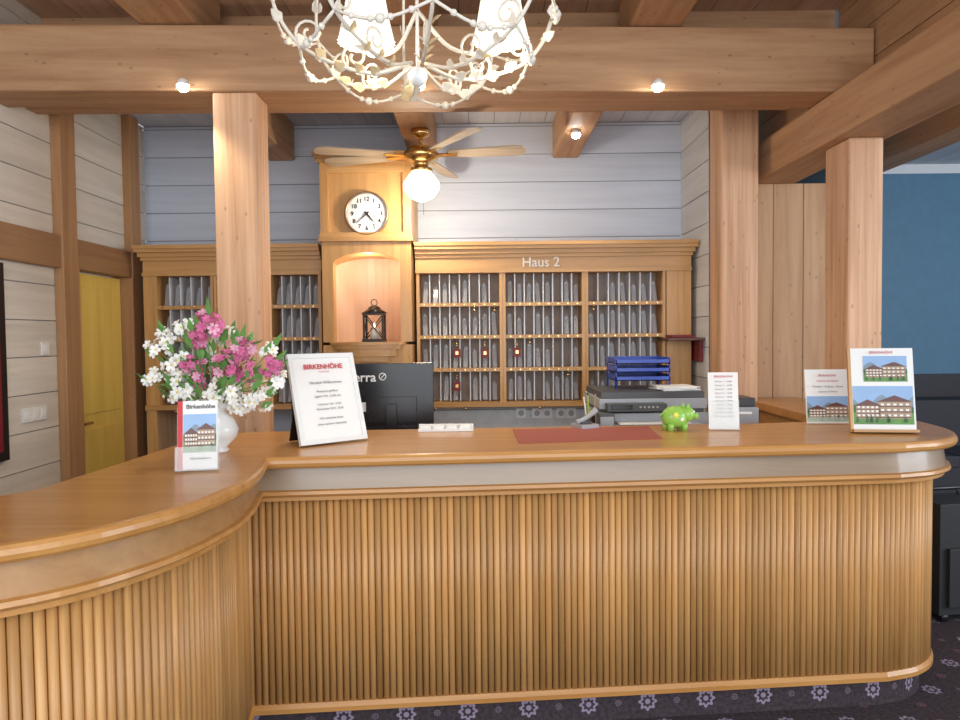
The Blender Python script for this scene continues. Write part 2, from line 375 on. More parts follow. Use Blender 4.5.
for i in range(len(pan) - 1):
    p, q = Vector(pan[i]), Vector(pan[i + 1]); L_ = (q - p).length; d = (q - p) / L_
    t = acc
    while t < L_:
        c = p + d * t
        b.cyl((c.x, c.y, 0.155), (c.x, c.y, 0.976), 0.0129, reedM, 10); t += step
    acc = t - L_
b.done(recalc=False)
CT = 1.15

b = B('work_desk')
b.box(-1.0, 1.68, 3.55, 4.35, 0.91, 0.95, oakX)
for x in (-0.98, 0.3, 1.62): b.box(x, x + 0.04, 3.6, 4.3, 0, 0.91, oakZ)
b.done(0.004)

# ---------------------------------------------------------------- key cabinet
zr = [1.11, 1.35, 1.59, 1.825, 2.06]
def cabinet(name, x0, x1, bays, endl, endr, keys=()):
    b = B(name); yf, yb = 5.10, 5.485; bk = 5.30
    b.box(x0, x1, bk, yb, 1.09, 2.19, slotB)
    b.box(x0, x1, yf, yb, 2.06, 2.19, oakX)
    b.box(x0, x1, yf - 0.02, yb, 2.055, 2.08, oakX)
    for k, (o, za, zb) in enumerate([(0.02, 2.165, 2.19), (0.045, 2.19, 2.22), (0.075, 2.22, 2.245), (0.09, 2.245, 2.27)]):
        b.box(x0 - (0 if not endl else o * 0.4), x1 + (0 if not endr else min(o * 0.4, .03)), yf - o, yb, za, zb, oakX)
    b.box(x0, x1, yf - 0.02, yb, 1.08, 1.115, oakX)
    if endl: b.box(x0, x0 + endl, yf, yb, 0, 2.06, oakZ)
    if endr: b.box(x1 - endr, x1, yf, yb, 0, 2.06, oakZ)
    rr = random.Random(5)
    for (a, c) in bays:
        b.box(a - 0.022, a, yf - 0.005, yb, 1.11, 2.06, oakZ); b.box(c, c + 0.022, yf - 0.005, yb, 1.11, 2.06, oakZ)
        n = max(4, round((c - a) / 0.073))
        for j in range(4):
            z0, z1 = zr[j], zr[j + 1]
            if j: b.box(a, c, yf, bk, z0 - 0.012, z0 + 0.014, oakX)
            for k in range(1, n):
                x = a + (c - a) * k / n
                b.box(x - 0.004, x + 0.004, yf + 0.03, bk, z0 + 0.012, z1 - 0.012, slotM)
            for k in range(n):
                x = a + (c - a) * (k + 0.5) / n
                b.cyl((x, yf - 0.014, z0 + 0.001), (x, yf + 0.0, z0 + 0.001), 0.006, brass, 8)
                u = rr.random()
                if u < 0.8:      # acrylic key fobs leaning in the slots
                    w = 0.016; dx = rr.uniform(-.006, .006); hh = z1 - rr.uniform(.04, .09)
                    b.poly([(x - w, yf + .06, z0 + .015), (x + w, yf + .06, z0 + .015), (x + w + dx, yf + .10, hh - .025), (x + dx, yf + .10, hh), (x - w + dx, yf + .10, hh - .025)], fobM)
                if u > 0.9:      # a key hanging from the hook
                    b.cyl((x, yf - .010, z0), (x, yf - .010, z0 - .035), 0.0025, brass, 6); b.ball((x, yf - .010, z0 - .042), .010, brass, 8, (1, .4, 1))
    for (px, py) in keys:
        p = at_y(px, py, 5.075)
        b.box(p.x - 0.026, p.x + 0.026, 5.065, 5.085, p.z - 0.035, p.z + 0.03, burg)
        b.box(p.x - 0.01, p.x + 0.01, 5.06, 5.066, p.z - 0.012, p.z + 0.012, brass)
        b.cyl((p.x, 5.075, p.z + 0.03), (p.x, 5.085, p.z + 0.085), 0.004, brass, 6)
    return b.done()
cabinet('key_cabinet', -2.44, -1.145, [(-2.34, -1.95), (-1.91, -1.55), (-1.51, -1.17)], 0.075, 0)
kc = cabinet('key_cabinet', -0.462, 1.54, [(-0.435, 0.145), (0.19, 0.745), (0.79, 1.33)], 0, 0.18,
        [(457, 353), (485, 353), (517, 352), (457, 386)])
p = at_y(541, 254, 5.08)
text(kc, 'Haus 2', 0.098, Matrix.Translation((p.x, 5.094, 2.125)) @ RX90, ivory, ext=0.003, off=0.001)

# clock tower
b = B('clock_tower')
xl, xr = at_y(322, 250, 4.95).x, at_y(411, 250, 4.95).x; xm = (xl + xr) / 2
yf, yb = 4.93, 5.49
def zy(py, px=367, d=4.95): return at_y(px, py, d).z
zt, zm, zs, zb = zy(160), zy(240), zy(342), 0.0
aw = 0.235
b.box(xl, xr, yf + 0.03, yb, zm, zt, oakZ)
b.box(xl - .004, xl + 0.05, yf, yb - 0.001, zm + .001, zt - .001, oakZ); b.box(xr - 0.05, xr + .004, yf, yb - 0.001, zm + .001, zt - .001, oakZ)
b.box(xl + .05, xr - .05, yf, yf + .04, zt - 0.09, zt - .002, oakX)
for o, a, c in [(0.02, -0.02, 0.005), (0.035, 0.005, 0.03), (0.05, 0.03, 0.045)]:
    b.box(xl - o, xr + o, yf - o, yb, zt + a, zt + c, oakX)
b.box(xl - 0.015, xr + 0.015, yf - 0.02, yb, zm - 0.012, zm + 0.02, oakX)
b.box(xl - 0.008, xr + 0.008, yf - 0.01, yb, zm + 0.02, zm + 0.05, oakX)
zspring = zs + 0.54; arc = [(xm + aw * math.cos(t), zspring + 0.09 * math.sin(t)) for t in [math.pi * i / 16 for i in range(17)]]
ztop = zm - 0.01
b.box(xl, xm - aw, yf + 0.01, yb, zs, ztop, oakZ); b.box(xm + aw, xr, yf + 0.01, yb, zs, ztop, oakZ)
for i in range(16):
    (xa_, za_), (xb2, zb2) = arc[i], arc[i + 1]
    b.poly([(xa_, yf + 0.01, za_), (xb2, yf + 0.01, zb2), (xb2, yf + 0.01, ztop), (xa_, yf + 0.01, ztop)], oakZ)
    b.poly([(xa_, yf + 0.01, za_), (xa_, yb - 0.1, za_), (xb2, yb - 0.1, zb2), (xb2, yf + 0.01, zb2)], oakZ)
nichM = wood('niche_lining', (0.72, 0.52, 0.38), (0.64, 0.44, 0.31), 'Z', 0.5, 6, 0.8, 0, 0.0)
nb = [(xm + aw * math.cos(t), yf + 0.1 + 0.3 * math.sin(t)) for t in [math.pi * i / 14 for i in range(15)]]
for i in range(14):
    b.poly([(nb[i][0], nb[i][1], zs), (nb[i + 1][0], nb[i + 1][1], zs), (nb[i + 1][0], nb[i + 1][1], zspring + 0.1), (nb[i][0], nb[i][1], zspring + 0.1)], nichM)
def shelf(r, z0, z1, m): b.prism([(xm + r * math.cos(t), yf + 0.02 - r * 0.35 * math.sin(t)) for t in [math.pi * i / 16 for i in range(17)]] + [(xm - r, yb - 0.1), (xm + r, yb - 0.1)], z0, z1, m)
shelf(0.27, zs - 0.02, zs, oakX); shelf(0.25, zs - 0.05, zs - 0.02, oakX); shelf(0.22, zs - 0.10, zs - 0.05, oakX); shelf(0.16, zs - 0.14, zs - 0.10, oakX)
b.box(xl, xr, yf + 0.01, yb, zb, zs - 0.02, oakZ)
ct = b.done()
# wall clock
cp = at_y(367, 214, yf + 0.02); cx, cz = cp.x, cp.z; R = 0.155
b = B('wall_clock'); b.M = Matrix.Translation((cx, yf + 0.03, cz)) @ RX90
rimM = plain('clock_rim_bronze', (0.30, 0.22, 0.15), 0.35, 0.6)
b.lathe([(R, 0), (R, 0.03), (R - 0.006, 0.040), (R - 0.012, 0.040), (R - 0.016, 0.018)], (0, 0, 0), rimM, 40, cap=False)
b.lathe([(R - 0.012, 0.02), (0.001, 0.0201)], (0, 0, 0), white, 40, cap=False)
def hand(ang, L_, w, z):
    a = math.radians(90 - ang); dx, dy = math.cos(a), math.sin(a)
    b.poly([(-dy * w - dx * 0.02, dx * w - dy * 0.02, z), (dy * w - dx * 0.02, -dx * w - dy * 0.02, z), (dx * L_ + dy * w * 0.4, dy * L_ - dx * w * 0.4, z), (dx * L_ - dy * w * 0.4, dy * L_ + dx * w * 0.4, z)], black)
hand(139, 0.075, 0.008, 0.027); hand(228, 0.10, 0.006, 0.029); b.cyl((0, 0, 0.02), (0, 0, 0.033), 0.01, black, 12)
for k in range(60):
    a = 2 * math.pi * k / 60; l = 0.005 if k % 5 else 0.010
    b.poly([((R - 0.020) * math.cos(a - 0.010), (R - 0.020) * math.sin(a - 0.010), 0.022), ((R - 0.020) * math.cos(a + 0.010), (R - 0.020) * math.sin(a + 0.010), 0.022),
            ((R - 0.020 - l) * math.cos(a + 0.010), (R - 0.020 - l) * math.sin(a + 0.010), 0.022), ((R - 0.020 - l) * math.cos(a - 0.010), (R - 0.020 - l) * math.sin(a - 0.010), 0.022)], black)
wc = b.done(recalc=False)
for k in range(1, 13):
    a = math.radians(90 - 30 * k)
    text(wc, str(k), 0.042, Matrix.Translation((cx + 0.102 * math.cos(a), yf + 0.007, cz + 0.102 * math.sin(a))) @ RX90, black, 'numeral_%d' % k, off=.0008)
# lantern
b = B('lantern'); lx = at_y(375, 330, 5.0).x; ly = 4.98; b.M = Matrix.Translation((lx, ly, zs + .001))
b.box(-0.078, 0.078, -0.07, 0.07, 0, 0.02, darkI)
for sx in (-1, 1):
    for sy in (-1, 1): b.box(sx * 0.066 - 0.007, sx * 0.066 + 0.007, sy * 0.058 - 0.007, sy * 0.058 + 0.007, 0.02, 0.19, darkI)
for sy in (-1, 1):
    for sx in (-1, 1): b.tube([(-0.066 * sx, sy * 0.058, 0.02), (0, sy * 0.058, 0.105), (-0.066 * sx, sy * 0.058, 0.19)], 0.004, darkI, 6)
    b.tube([(sy * 0.066, -0.058, 0.02), (sy * 0.066, 0.058, 0.19)], 0.003, darkI, 6)
b.box(-0.076, 0.076, -0.068, 0.068, 0.19, 0.202, darkI)
b.lathe([(0.095, 0.202), (0.045, 0.232), (0.04, 0.245), (0.012, 0.26)], (0, 0, 0), darkI, 4)
b.tube([(0.022 * math.cos(t), 0, 0.278 + 0.022 * math.sin(t)) for t in [2 * math.pi * i / 16 for i in range(17)]], 0.003, darkI, 6)
b.lathe([(0.032, 0.02), (0.032, 0.10), (0.001, 0.102)], (0, 0, 0), ivory, 14); b.ball((0, 0, 0.118), 0.01, bulbM, 8, (0.7, 0.7, 1.6))
b.done()

# ---------------------------------------------------------------- ceiling fan
b = B('ceiling_fan'); fy = 4.7; fp = at_y(421, 155, fy); fx = fp.x
b.M = Matrix.Translation((fx, fy, 0)); zt_ = 2.969
b.lathe([(0.065, zt_), (0.06, zt_ - 0.04), (0.02, zt_ - 0.055), (0.012, zt_ - 0.06)], (0, 0, 0), brass, 20)
zh = at_y(421, 154, fy).z
b.cyl((0, 0, zt_ - 0.05), (0, 0, zh), 0.012, brass)
b.lathe([(0.02, zh + 0.05), (0.09, zh + 0.035), (0.12, zh), (0.115, zh - 0.035), (0.06, zh - 0.055), (0.045, zh - 0.09), (0.075, zh - 0.10), (0.07, zh - 0.12)], (0, 0, 0), brass, 28)
zg = at_y(421, 185, fy).z
b.lathe([(0.06, zg + 0.085), (0.085, zg + 0.06), (0.118, zg + 0.01), (0.115, zg - 0.03), (0.08, zg - 0.08), (0.03, zg - 0.105), (0.001, zg - 0.11)], (0, 0, 0), bulbM, 28, 0.03, 14)
b.cyl((0.02, -0.1, zh - 0.1), (0.02, -0.1, zh - 0.42), 0.0015, brass, 5)
blade = wood('fan_blade_wood', (0.54, 0.46, 0.36), (0.40, 0.32, 0.23), 'X', 0.4, 16, 1)
base = b.M.copy()
for ang in (-8, -58, -168, 165, 75):
    b.M = base @ Matrix.Rotation(math.radians(ang), 4, 'Z') @ Matrix.Translation((0, 0, zh - 0.01)) @ Matrix.Rotation(math.radians(5 if ang == -168 else 12 if ang != -8 else -12), 4, 'X')
    b.box(0.09, 0.24, -0.018, 0.018, -0.008, 0.0, brass)
    pts = [(0.2, -0.045), (0.62, -0.07), (0.68, -0.055), (0.70, 0), (0.68, 0.055), (0.62, 0.07), (0.2, 0.045), (0.17, 0)]
    b.prism(pts, 0.0, 0.009, blade)
b.done()

# ---------------------------------------------------------------- chandelier
b = B('chandelier'); dx0 = at_y(418, 80, 2.3).x; cy0 = 2.3
b.M = Matrix.Translation((dx0, cy0, 0)); base = b.M.copy(); zb0 = at_y(424, 75, 2.3).z
b.lathe([(0.06, 3.229), (0.055, 3.20), (0.015, 3.18)], (0, 0, 0), ivory, 16)
b.tube([(0, 0, 3.19), (0, 0, zb0 + 0.34)], 0.009, ivory, 8)
b.lathe([(0.012, zb0 + 0.62), (0.04, zb0 + 0.58), (0.02, zb0 + 0.53), (0.045, zb0 + 0.46), (0.03, zb0 + 0.40), (0.012, zb0 + 0.34)], (0, 0, 0), ivory, 16)
b.tube([(0, 0, zb0 + 0.34), (0, 0, zb0 + 0.02)], 0.006, ivory, 8)
b.ball((0, 0, zb0 - .005), 0.032, ceram, 14)
prof = [(0.03, 0.03), (0.14, -0.005), (0.27, 0.02), (0.38, 0.08), (0.45, 0.20), (0.455, 0.36), (0.40, 0.50), (0.24, 0.54), (0.06, 0.48)]
def leaf(M0, L_, w, mat):
    save = b.M.copy(); b.M = M0
    b.poly([(0, 0, 0), (L_ * 0.3, w * 0.5, 0.006), (L_ * .7, w * .35, .008), (L_, 0, 0.004), (L_ * .7, -w * .35, .008), (L_ * 0.3, -w * 0.5, 0.006)], mat); b.M = save
NR = 8
for k in range(NR):
    A = 2 * math.pi * k / NR + 0.2
    b.M = base @ Matrix.Rotation(A, 4, 'Z') @ Matrix.Translation((0, 0, zb0))
    b.tube(spline([(r, 0, z) for r, z in prof], 6), 0.006, ivory, 6)
    def spiral(cx_, cz_, r0, s0, turns, sgn):
        b.tube([(cx_ + r0 * (1 - 0.75 * i / 18) * math.cos(s0 + sgn * turns * 2 * math.pi * i / 18), 0, cz_ + r0 * (1 - 0.75 * i / 18) * math.sin(s0 + sgn * turns * 2 * math.pi * i / 18)) for i in range(19)], 0.0045, ivory, 6)
    spiral(0.20, 0.045, 0.045, -1.2, 1.3, 1); spiral(0.34, 0.11, 0.045, -0.6, 1.3, 1)
    M1 = b.M.copy()
    for (r, z, t) in [(0.12, -.01, 0.3), (0.17, -.01, 0.5), (0.23, 0.0, 0.2), (0.29, 0.03, 0.4), (0.35, 0.06, 0.8), (0.42, 0.14, 0.4), (0.45, 0.22, 1.3), (0.46, 0.31, 1.8)]:
        for s_ in (-1, 1):
            leaf(M1 @ Matrix.Translation((r, 0, z)) @ Matrix.Rotation(s_ * 0.8, 4, 'Z') @ Matrix.Rotation(-t, 4, 'Y') @ Matrix.Rotation(s_ * 0.9, 4, 'X'), 0.05, 0.034, gold if (s_ > 0 and r < .3) else ivory)
    for (r, z, sag) in ((0.37, 0.07, 0.05), (0.45, 0.21, 0.06)):
        b.M = base @ Matrix.Translation((0, 0, zb0)); n = 10; pts = []
        for i in range(n + 1):
            t = i / n; a2 = A + t * 2 * math.pi / NR; pts.append((r * math.cos(a2), r * math.sin(a2), z - sag * math.sin(math.pi * t)))
        b.tube(pts, 0.005, ivory, 6)
        for i in (2, 4, 5, 6, 8): b.ball(pts[i], 0.010 if i != 5 else 0.015, ivory, 8)
b.M = base
sh = []
for (sx, sy, dz) in ((-0.165, 0.0, 0), (0.27, 0.0, 0.0), (0.0, 0.24, 0.40), (0.0, -0.24, 0.30)):
    z = at_y(424, 42, 2.3).z + dz
    b.tube(spline([(0, 0, z + 0.10), (sx * 0.4, sy * 0.4, z - 0.02), (sx * .9, sy * .9, z - 0.04), (sx, sy, z - 0.005), (sx, sy, z + 0.04)], 6), 0.007, ivory, 6)
    b.lathe([(0.09, z + 0.0), (0.086, z + 0.006), (0.072, z + 0.07), (0.06, z + 0.14), (0.055, z + 0.20)], (sx, sy, 0), shadeM, 96, 0.045, 24, cap=False)
    b.lathe([(0.05, z + 0.2), (0.001, z + 0.201)], (sx, sy, 0), shadeM, 24)
    b.ball((sx, sy, z + 0.05), 0.03, bulbM, 12, (1, 1, 1.3)); b.ball((sx, sy, z - 0.01), 0.014, ivory, 10); sh.append((dx0 + sx, cy0 + sy, z - 0.07))
b.done(recalc=False)

# spotlights fixed on the beam
def spot(px, py, y, yb_, zc, energy):
    p = at_y(px, py, y); b = B('spotlight'); b.M = Matrix.Translation((p.x, y, p.z))
    if yb_: b.cyl((0, 0.0, 0.03), (0, yb_ - y, 0.04), 0.006, plastic, 8)
    else: b.cyl((0, 0, .03), (0, 0, zc - p.z), 0.008, plastic, 8)
    b.lathe([(0.012, 0.04), (0.022, 0.036), (0.032, 0.008), (0.028, 0.008), (0.020, 0.02)], (0, 0, 0), plastic, 20)
    b.ball((0, 0, 0.0), 0.030, spotM, 14, (1, 1, .8))
    b.done()
    l = bpy.data.lights.new('spot_lamp', 'SPOT'); l.energy = energy; l.color = (1, 0.85, 0.64); l.spot_size = math.radians(110); l.spot_blend = 0.9; l.shadow_soft_size = 0.03
    o = bpy.data.objects.new('spot_lamp', l); o.location = (p.x, y, p.z - 0.05); sc.collection.objects.link(o)
spot(183, 87, 3.60, 3.66, 0, 34); spot(658, 87, 3.68, 3.76, 0, 34); spot(419, 86, 3.62, 3.70, 0, 34); spot(576, 135, 4.75, 0, 2.97, 30)

# ---------------------------------------------------------------- flowers in vase
vp = at_z(215, 452, CT); b = B('flower_vase'); b.M = Matrix.Translation((vp.x, vp.y, CT))
b.lathe([(0.05, 0), (0.055, 0.01), (0.045, 0.02), (0.085, 0.06), (0.092, 0.09), (0.075, 0.13), (0.045, 0.155), (0.045, 0.17), (0.072, 0.195), (0.066, 0.195), (0.04, 0.17)], (0, 0, 0), ceram, 28)
rnd = random.Random(3)
def bloom(c, nrm, r, mat, cen=True, n=5):
    q = nrm.to_track_quat('Z', 'Y').to_matrix().to_4x4(); save = b.M.copy(); b.M = save @ Matrix.Translation(c) @ q @ Matrix.Rotation(rnd.random() * 3, 4, 'Z')
    for k in range(n):
        a = 2 * math.pi * k / n; w = math.pi / n * 0.95
        def P(rr, aa, z): return (rr * math.cos(aa), rr * math.sin(aa), z)
        b.poly([(0, 0, 0), P(r * .6, a - w, .3 * r), P(r, a - w * .5, .35 * r), P(r, a + w * .5, .35 * r), P(r * .6, a + w, .3 * r)], mat)
    if cen: b.ball((0, 0, 0.1 * r), r * 0.2, yelM, 6)
    b.M = save
def cluster(px, py, dy, s, kind, n):
    p = at_y(px, py, vp.y + dy); c = p - Vector((vp.x, vp.y, CT))
    b.tube(spline([(0, 0, 0.12), (c.x * 0.25, c.y * 0.25, 0.22), tuple(c * 0.97)], 4), 0.0025, leafM, 5)
    for i in range(n):
        o = Vector((rnd.gauss(0, 1), rnd.gauss(0, 1), rnd.gauss(0, 1))).normalized() * s * (rnd.random() ** 0.4)
        nn = (o.normalized() + Vector((0, -0.9, 0.3))).normalized()
        if kind == 'w': bloom(c + o, nn, rnd.uniform(.018, .027), petW)
        elif kind == 'p': bloom(c + o, nn, rnd.uniform(.015, .024), rnd.choice([pinkM, pinkM, pinkL]), False, 6)
    for i in range(max(2, n // 4)):
        o = Vector((rnd.gauss(0, 1), rnd.gauss(0, 1), rnd.gauss(0, 1))).normalized() * s * 1.1
        d = (o + c * 0.3).normalized(); sd = d.cross(Vector((rnd.random(), 1, rnd.random()))).normalized() * 0.014; q = c + o * 0.6; L_ = rnd.uniform(.05, .08)
        b.poly([q, q + d * L_ * .4 + sd, q + d * L_, q + d * L_ * .4 - sd], leafM)
for px, py, s, k, n in [(207, 325, .05, 'p', 24), (195, 340, .045, 'p', 16), (240, 350, .055, 'p', 26), (268, 366, .04, 'p', 15), (203, 374, .055, 'p', 28), (224, 364, .045, 'p', 15), (188, 362, .03, 'p', 8), (248, 374, .045, 'p', 14),
                        (160, 350, .05, 'w', 9), (154, 381, .045, 'w', 10), (176, 362, .05, 'w', 10), (181, 330, .05, 'w', 10), (166, 335, .03, 'w', 5), (226, 335, .045, 'w', 6), (222, 390, .055, 'w', 18), (240, 401, .05, 'w', 15),
                        (260, 388, .055, 'w', 16), (274, 378, .04, 'w', 9), (268, 352, .03, 'w', 6), (185, 388, .05, 'w', 12), (207, 402, .045, 'w', 13), (232, 380, .04, 'w', 8), (215, 350, .04, 'w', 6), (172, 394, .03, 'w', 5), (262, 402, .035, 'w', 8)]:
    cluster(px, py, rnd.uniform(-.14, -.02) if k == 'p' else rnd.uniform(-.12, .08), s, k, n)
for i in range(60):
    t = rnd.uniform(0, 2 * math.pi); rr = rnd.uniform(.03, .18); c = Vector((rr * math.cos(t), rr * .7 * math.sin(t), rnd.uniform(.2, .44)))
    d = Vector((c.x, c.y, .1 + rnd.uniform(-.1, .15))).normalized(); sd = d.cross(Vector((0, rnd.uniform(-1, 1), 1))).normalized() * .016; L_ = rnd.uniform(.06, .09)
    b.poly([c, c + d * L_ * .4 + sd, c + d * L_, c + d * L_ * .4 - sd], leafM)
b.done(recalc=False)

# ---------------------------------------------------------------- printed matter
def houses(b, x, z, w, h, y, seed=1):
    r = random.Random(seed)
    b.box(x, x + w, y, y + .001, z + h * .45, z + h, skyP); b.box(x, x + w, y, y + .001, z, z + h * .45, grnP)
    y -= .0003
    n = 12; pts = [(x, y, z + h * .4)]
    for i in range(n + 1): pts.append((x + w * i / n, y, z + h * (.62 + .14 * math.sin(i * .9 + seed) + r.uniform(-.03, .03))))
    pts.append((x + w, y, z + h * .4)); b.poly(pts, mtnP); y -= .0003
    pts = [(x, y, z + h * .3)]
    for i in range(17): pts.append((x + w * i / 16, y, z + h * (.48 + r.uniform(-.05, .09))))
    pts.append((x + w, y, z + h * .3)); b.poly(pts, treeP); y -= .0003
    for fx_, fw, fh in ((.04, .40, .5), (.42, .54, .68)):
        a, c, t = x + w * fx_, x + w * (fx_ + fw), z + h * (.18 + fh * .6)
        b.poly([(a, y, z + h * .15), (c, y, z + h * .15), (c, y, t), (a, y, t)], houP)
        for r_ in range(3):
            zz = z + h * .17 + r_ * (t - z - h * .17) * .34
            b.poly([(a, y - .0002, zz), (c, y - .0002, zz), (c, y - .0002, zz + h * .025), (a, y - .0002, zz + h * .025)], roofP)
            for q_ in range(5):
                wx = a + (c - a) * (.07 + q_ * .19)
                b.poly([(wx, y - .0004, zz + h * .04), (wx + (c - a) * .1, y - .0004, zz + h * .04), (wx + (c - a) * .1, y - .0004, zz + h * .09), (wx, y - .0004, zz + h * .09)], white)
        b.poly([(max(x, a - w * .03), y - .0006, t), (min(x + w, c + w * .03), y - .0006, t), ((a + c) / 2, y - .0006, t + h * .17)], roofP)
    for i in range(9):
        tx = x + w * r.uniform(0.03, .95); th = h * r.uniform(.12, .24)
        b.poly([(tx - w * .02, y - .0008, z + h * .05), (tx + w * .03, y - .0008, z + h * .05), (tx + w * .03, y - .0008, z + h * .05 + th * .6), (tx, y - .0008, z + h * .05 + th)], treeP)
def place(px, py, yaw, lean):
    p = at_z(px, py, CT); return Matrix.Translation((p.x, p.y, CT + 0.003)) @ Matrix.Rotation(math.radians(yaw), 4, 'Z') @ Matrix.Rotation(math.radians(-lean), 4, 'X'), p
def lines(ob, M, rows, mat=inkM, off=0):
    for z, s, t in rows: text(ob, t, s, M @ Matrix.Translation((0, -0.009, z)) @ RX90, mat, 'print_line', 0.0002, off)
# framed notice
M, p = place(335, 444, 40, 18); b = B('framed_notice'); M = Matrix.Translation((0, 0, .004)) @ M; b.M = M; W, H = .155, .39
for q in [(-W, W, 0, .02), (-W, W, H - .02, H)]: b.box(q[0], q[1], -.008, .012, q[2], q[3], ceram)
for q in [(-W, -W + .02), (W - .02, W)]: b.box(q[0], q[1], -.008, .012, .02, H - .02, ceram)
b.box(-W + .018, W - .018, 0, .01, .018, H - .018, white)
b.box(-W, W, .0125, .018, 0.006, H, darkI)
b.M = M @ Matrix.Translation((0, .018, .26)) @ Matrix.Rotation(math.radians(36), 4, 'X'); b.box(-.12, .12, 0, .008, -.256, 0, darkI)
fn = b.done()
lines(fn, M, [(.33, .030, 'BIRKENHÖHE'), (.303, .018, '* * * *')], redI, .0006)
lines(fn, M, [(.26, .017, 'Herzlich Willkommen'), (.222, .013, 'Rezeption geöffnet'), (.20, .013, 'täglich 7.00 - 22.00 Uhr'), (.165, .012, 'Frühstück 7.30 - 10.00'), (.145, .012, 'Abendessen 18.30 - 20.00'), (.105, .013, 'Wir wünschen Ihnen'), (.08, .013, 'einen schönen Aufenthalt')])
# brochure holder near vase
M, p = place(198, 471, 12, 8); b = B('brochure_holder'); b.M = M; W, H = .068, .235
b.box(-W, W, .004, .007, 0, H * .9, glassM); b.box(-W, W, -.03, -.027, 0, .08, glassM); b.box(-W, W, -.03, .007, 0, .003, glassM)
b.box(-W, -W + .002, -.03, .007, 0, .08, glassM); b.box(W - .002, W, -.03, .007, 0, .08, glassM)
b.box(-W + .004, W - .004, -.006, .002, .004, H, white); b.box(-W + .004, -W + .02, -.0075, -.006, .004, H, redI)
houses(b, -W + .022, .06, 2 * W - .03, .13, -.0075, 4)
bh = b.done(); lines(bh, M @ Matrix.Translation((.01, -.002, 0)), [(.215, .02, 'Birkenhöhe'), (.04, .012, 'Informationen')], off=.0005)
# price tent card
M, p = place(724, 430, -6, 6); b = B('price_card'); b.M = M; W, H = .068, .265
b.box(-W, W, 0, .003, 0, H, white); b.box(-W, W, -.04, .003, 0, .004, glassM); b.box(-W, W, -.012, -.009, 0, H * .5, glassM)
pc = b.done(); lines(pc, M, [(.245, .014, 'BIRKENHÖHE')], redI); lines(pc, M, [(.222 - i * .018, .010, 'Zimmer %d .... %d,00' % (i + 1, 60 + 5 * i)) for i in range(10)])
# leaflet holder
M, p = place(829, 424, -4, 8); b = B('leaflet_holder'); b.M = M; W, H = .105, .265
b.box(-W, W, 0, .003, 0, H, white); b.box(-W, W, -.035, .003, 0, .004, glassM); b.box(-W, W, -.02, -.018, 0, .03, glassM)
houses(b, -W + .005, .008, 2 * W - .01, .125, -.002, 2)
lh = b.done(); lines(lh, M, [(.235, .018, 'Birkenhöhe'), (.208, .012, 'Urlaub in den Bergen')], redI); lines(lh, M, [(.18, .012, 'Wandern - Wellness - Genuss'), (.155, .012, 'Sommer & Winter')])
# photo calendar
M, p = place(884, 433, -8, 8); b = B('photo_stand'); b.M = M; W, H = .135, .375
b.box(-W, W, 0, .012, 0, H, white); b.box(-W, W, -.03, .02, 0, .012, oakX); b.box(-W - .004, -W + .008, -.004, .014, 0, H, oakZ)
houses(b, -W * .55, H * .60, W * 1.35, .115, -.002, 6); houses(b, -W + .012, .035, 2 * W - .02, .17, -.002, 9)
b.M = M @ Matrix.Translation((0, .012, .2)) @ Matrix.Rotation(math.radians(28), 4, 'X'); b.box(-.05, .05, 0, .005, -.2, 0, oakZ)
ps = b.done(); lines(ps, M, [(.355, .016, 'BIRKENHÖHE')], redI)

# ---------------------------------------------------------------- counter clutter
q = [at_z(513, 430, CT), at_z(648, 427, CT), at_z(662, 439, CT), at_z(519, 444, CT)]
b = B('desk_mat'); b.prism([(v.x, v.y) for v in q[::-1]], CT + .0005, CT + .004, redM); b.done()
p = at_z(446, 431, CT); b = B('card_tray'); b.M = Matrix.Translation((p.x, p.y, CT + .001))
b.box(-.13, .13, -.03, .03, 0, .012, plastic); b.box(-.13, .13, .022, .03, .012, .03, plastic)
for i in range(4): b.box(-.12 + i * .062, -.07 + i * .062, -.02, .015, .012, .024 + .006 * (i % 2), white)
b.done(.001)
p = at_z(675, 430, CT); b = B('piggy_bank'); b.M = Matrix.Translation((p.x, p.y, CT)) @ Matrix.Rotation(math.radians(12), 4, 'Z')
b.ball((0, 0, .062), .058, pigM, 20, (1.15, .9, .9)); b.ball((.05, -.02, .075), .036, pigM, 16); b.cyl((.075, -.035, .068), (.094, -.046, .068), .015, pigM, 14)
for sx in (-.035, .035):
    for sy in (-.025, .025): b.tube([(sx, sy, .0), (sx, sy, .035)], [.013, .016], pigM, 10)
for s_ in (-1, 1): b.tube([(.045, -.01 + s_ * .02, .10), (.048, -.014 + s_ * .028, .125)], [.014, .002], pigM, 8)
b.ball((.07, -.048, .088), .007, white, 8); b.ball((.074, -.053, .088), .0035, black, 6); b.ball((.083, -.012, .088), .006, white, 8)
b.ball((-.02, -.048, .075), .014, pigY, 8, (1, .4, 1)); b.ball((.01, -.05, .055), .010, white, 8, (1, .4, 1))
b.tube([(-.066 - .012 * math.sin(t * 2), .012 * math.cos(t * 3), .07 + .004 * t) for t in [i * .4 for i in range(9)]], .004, pigM, 6)
b.done()
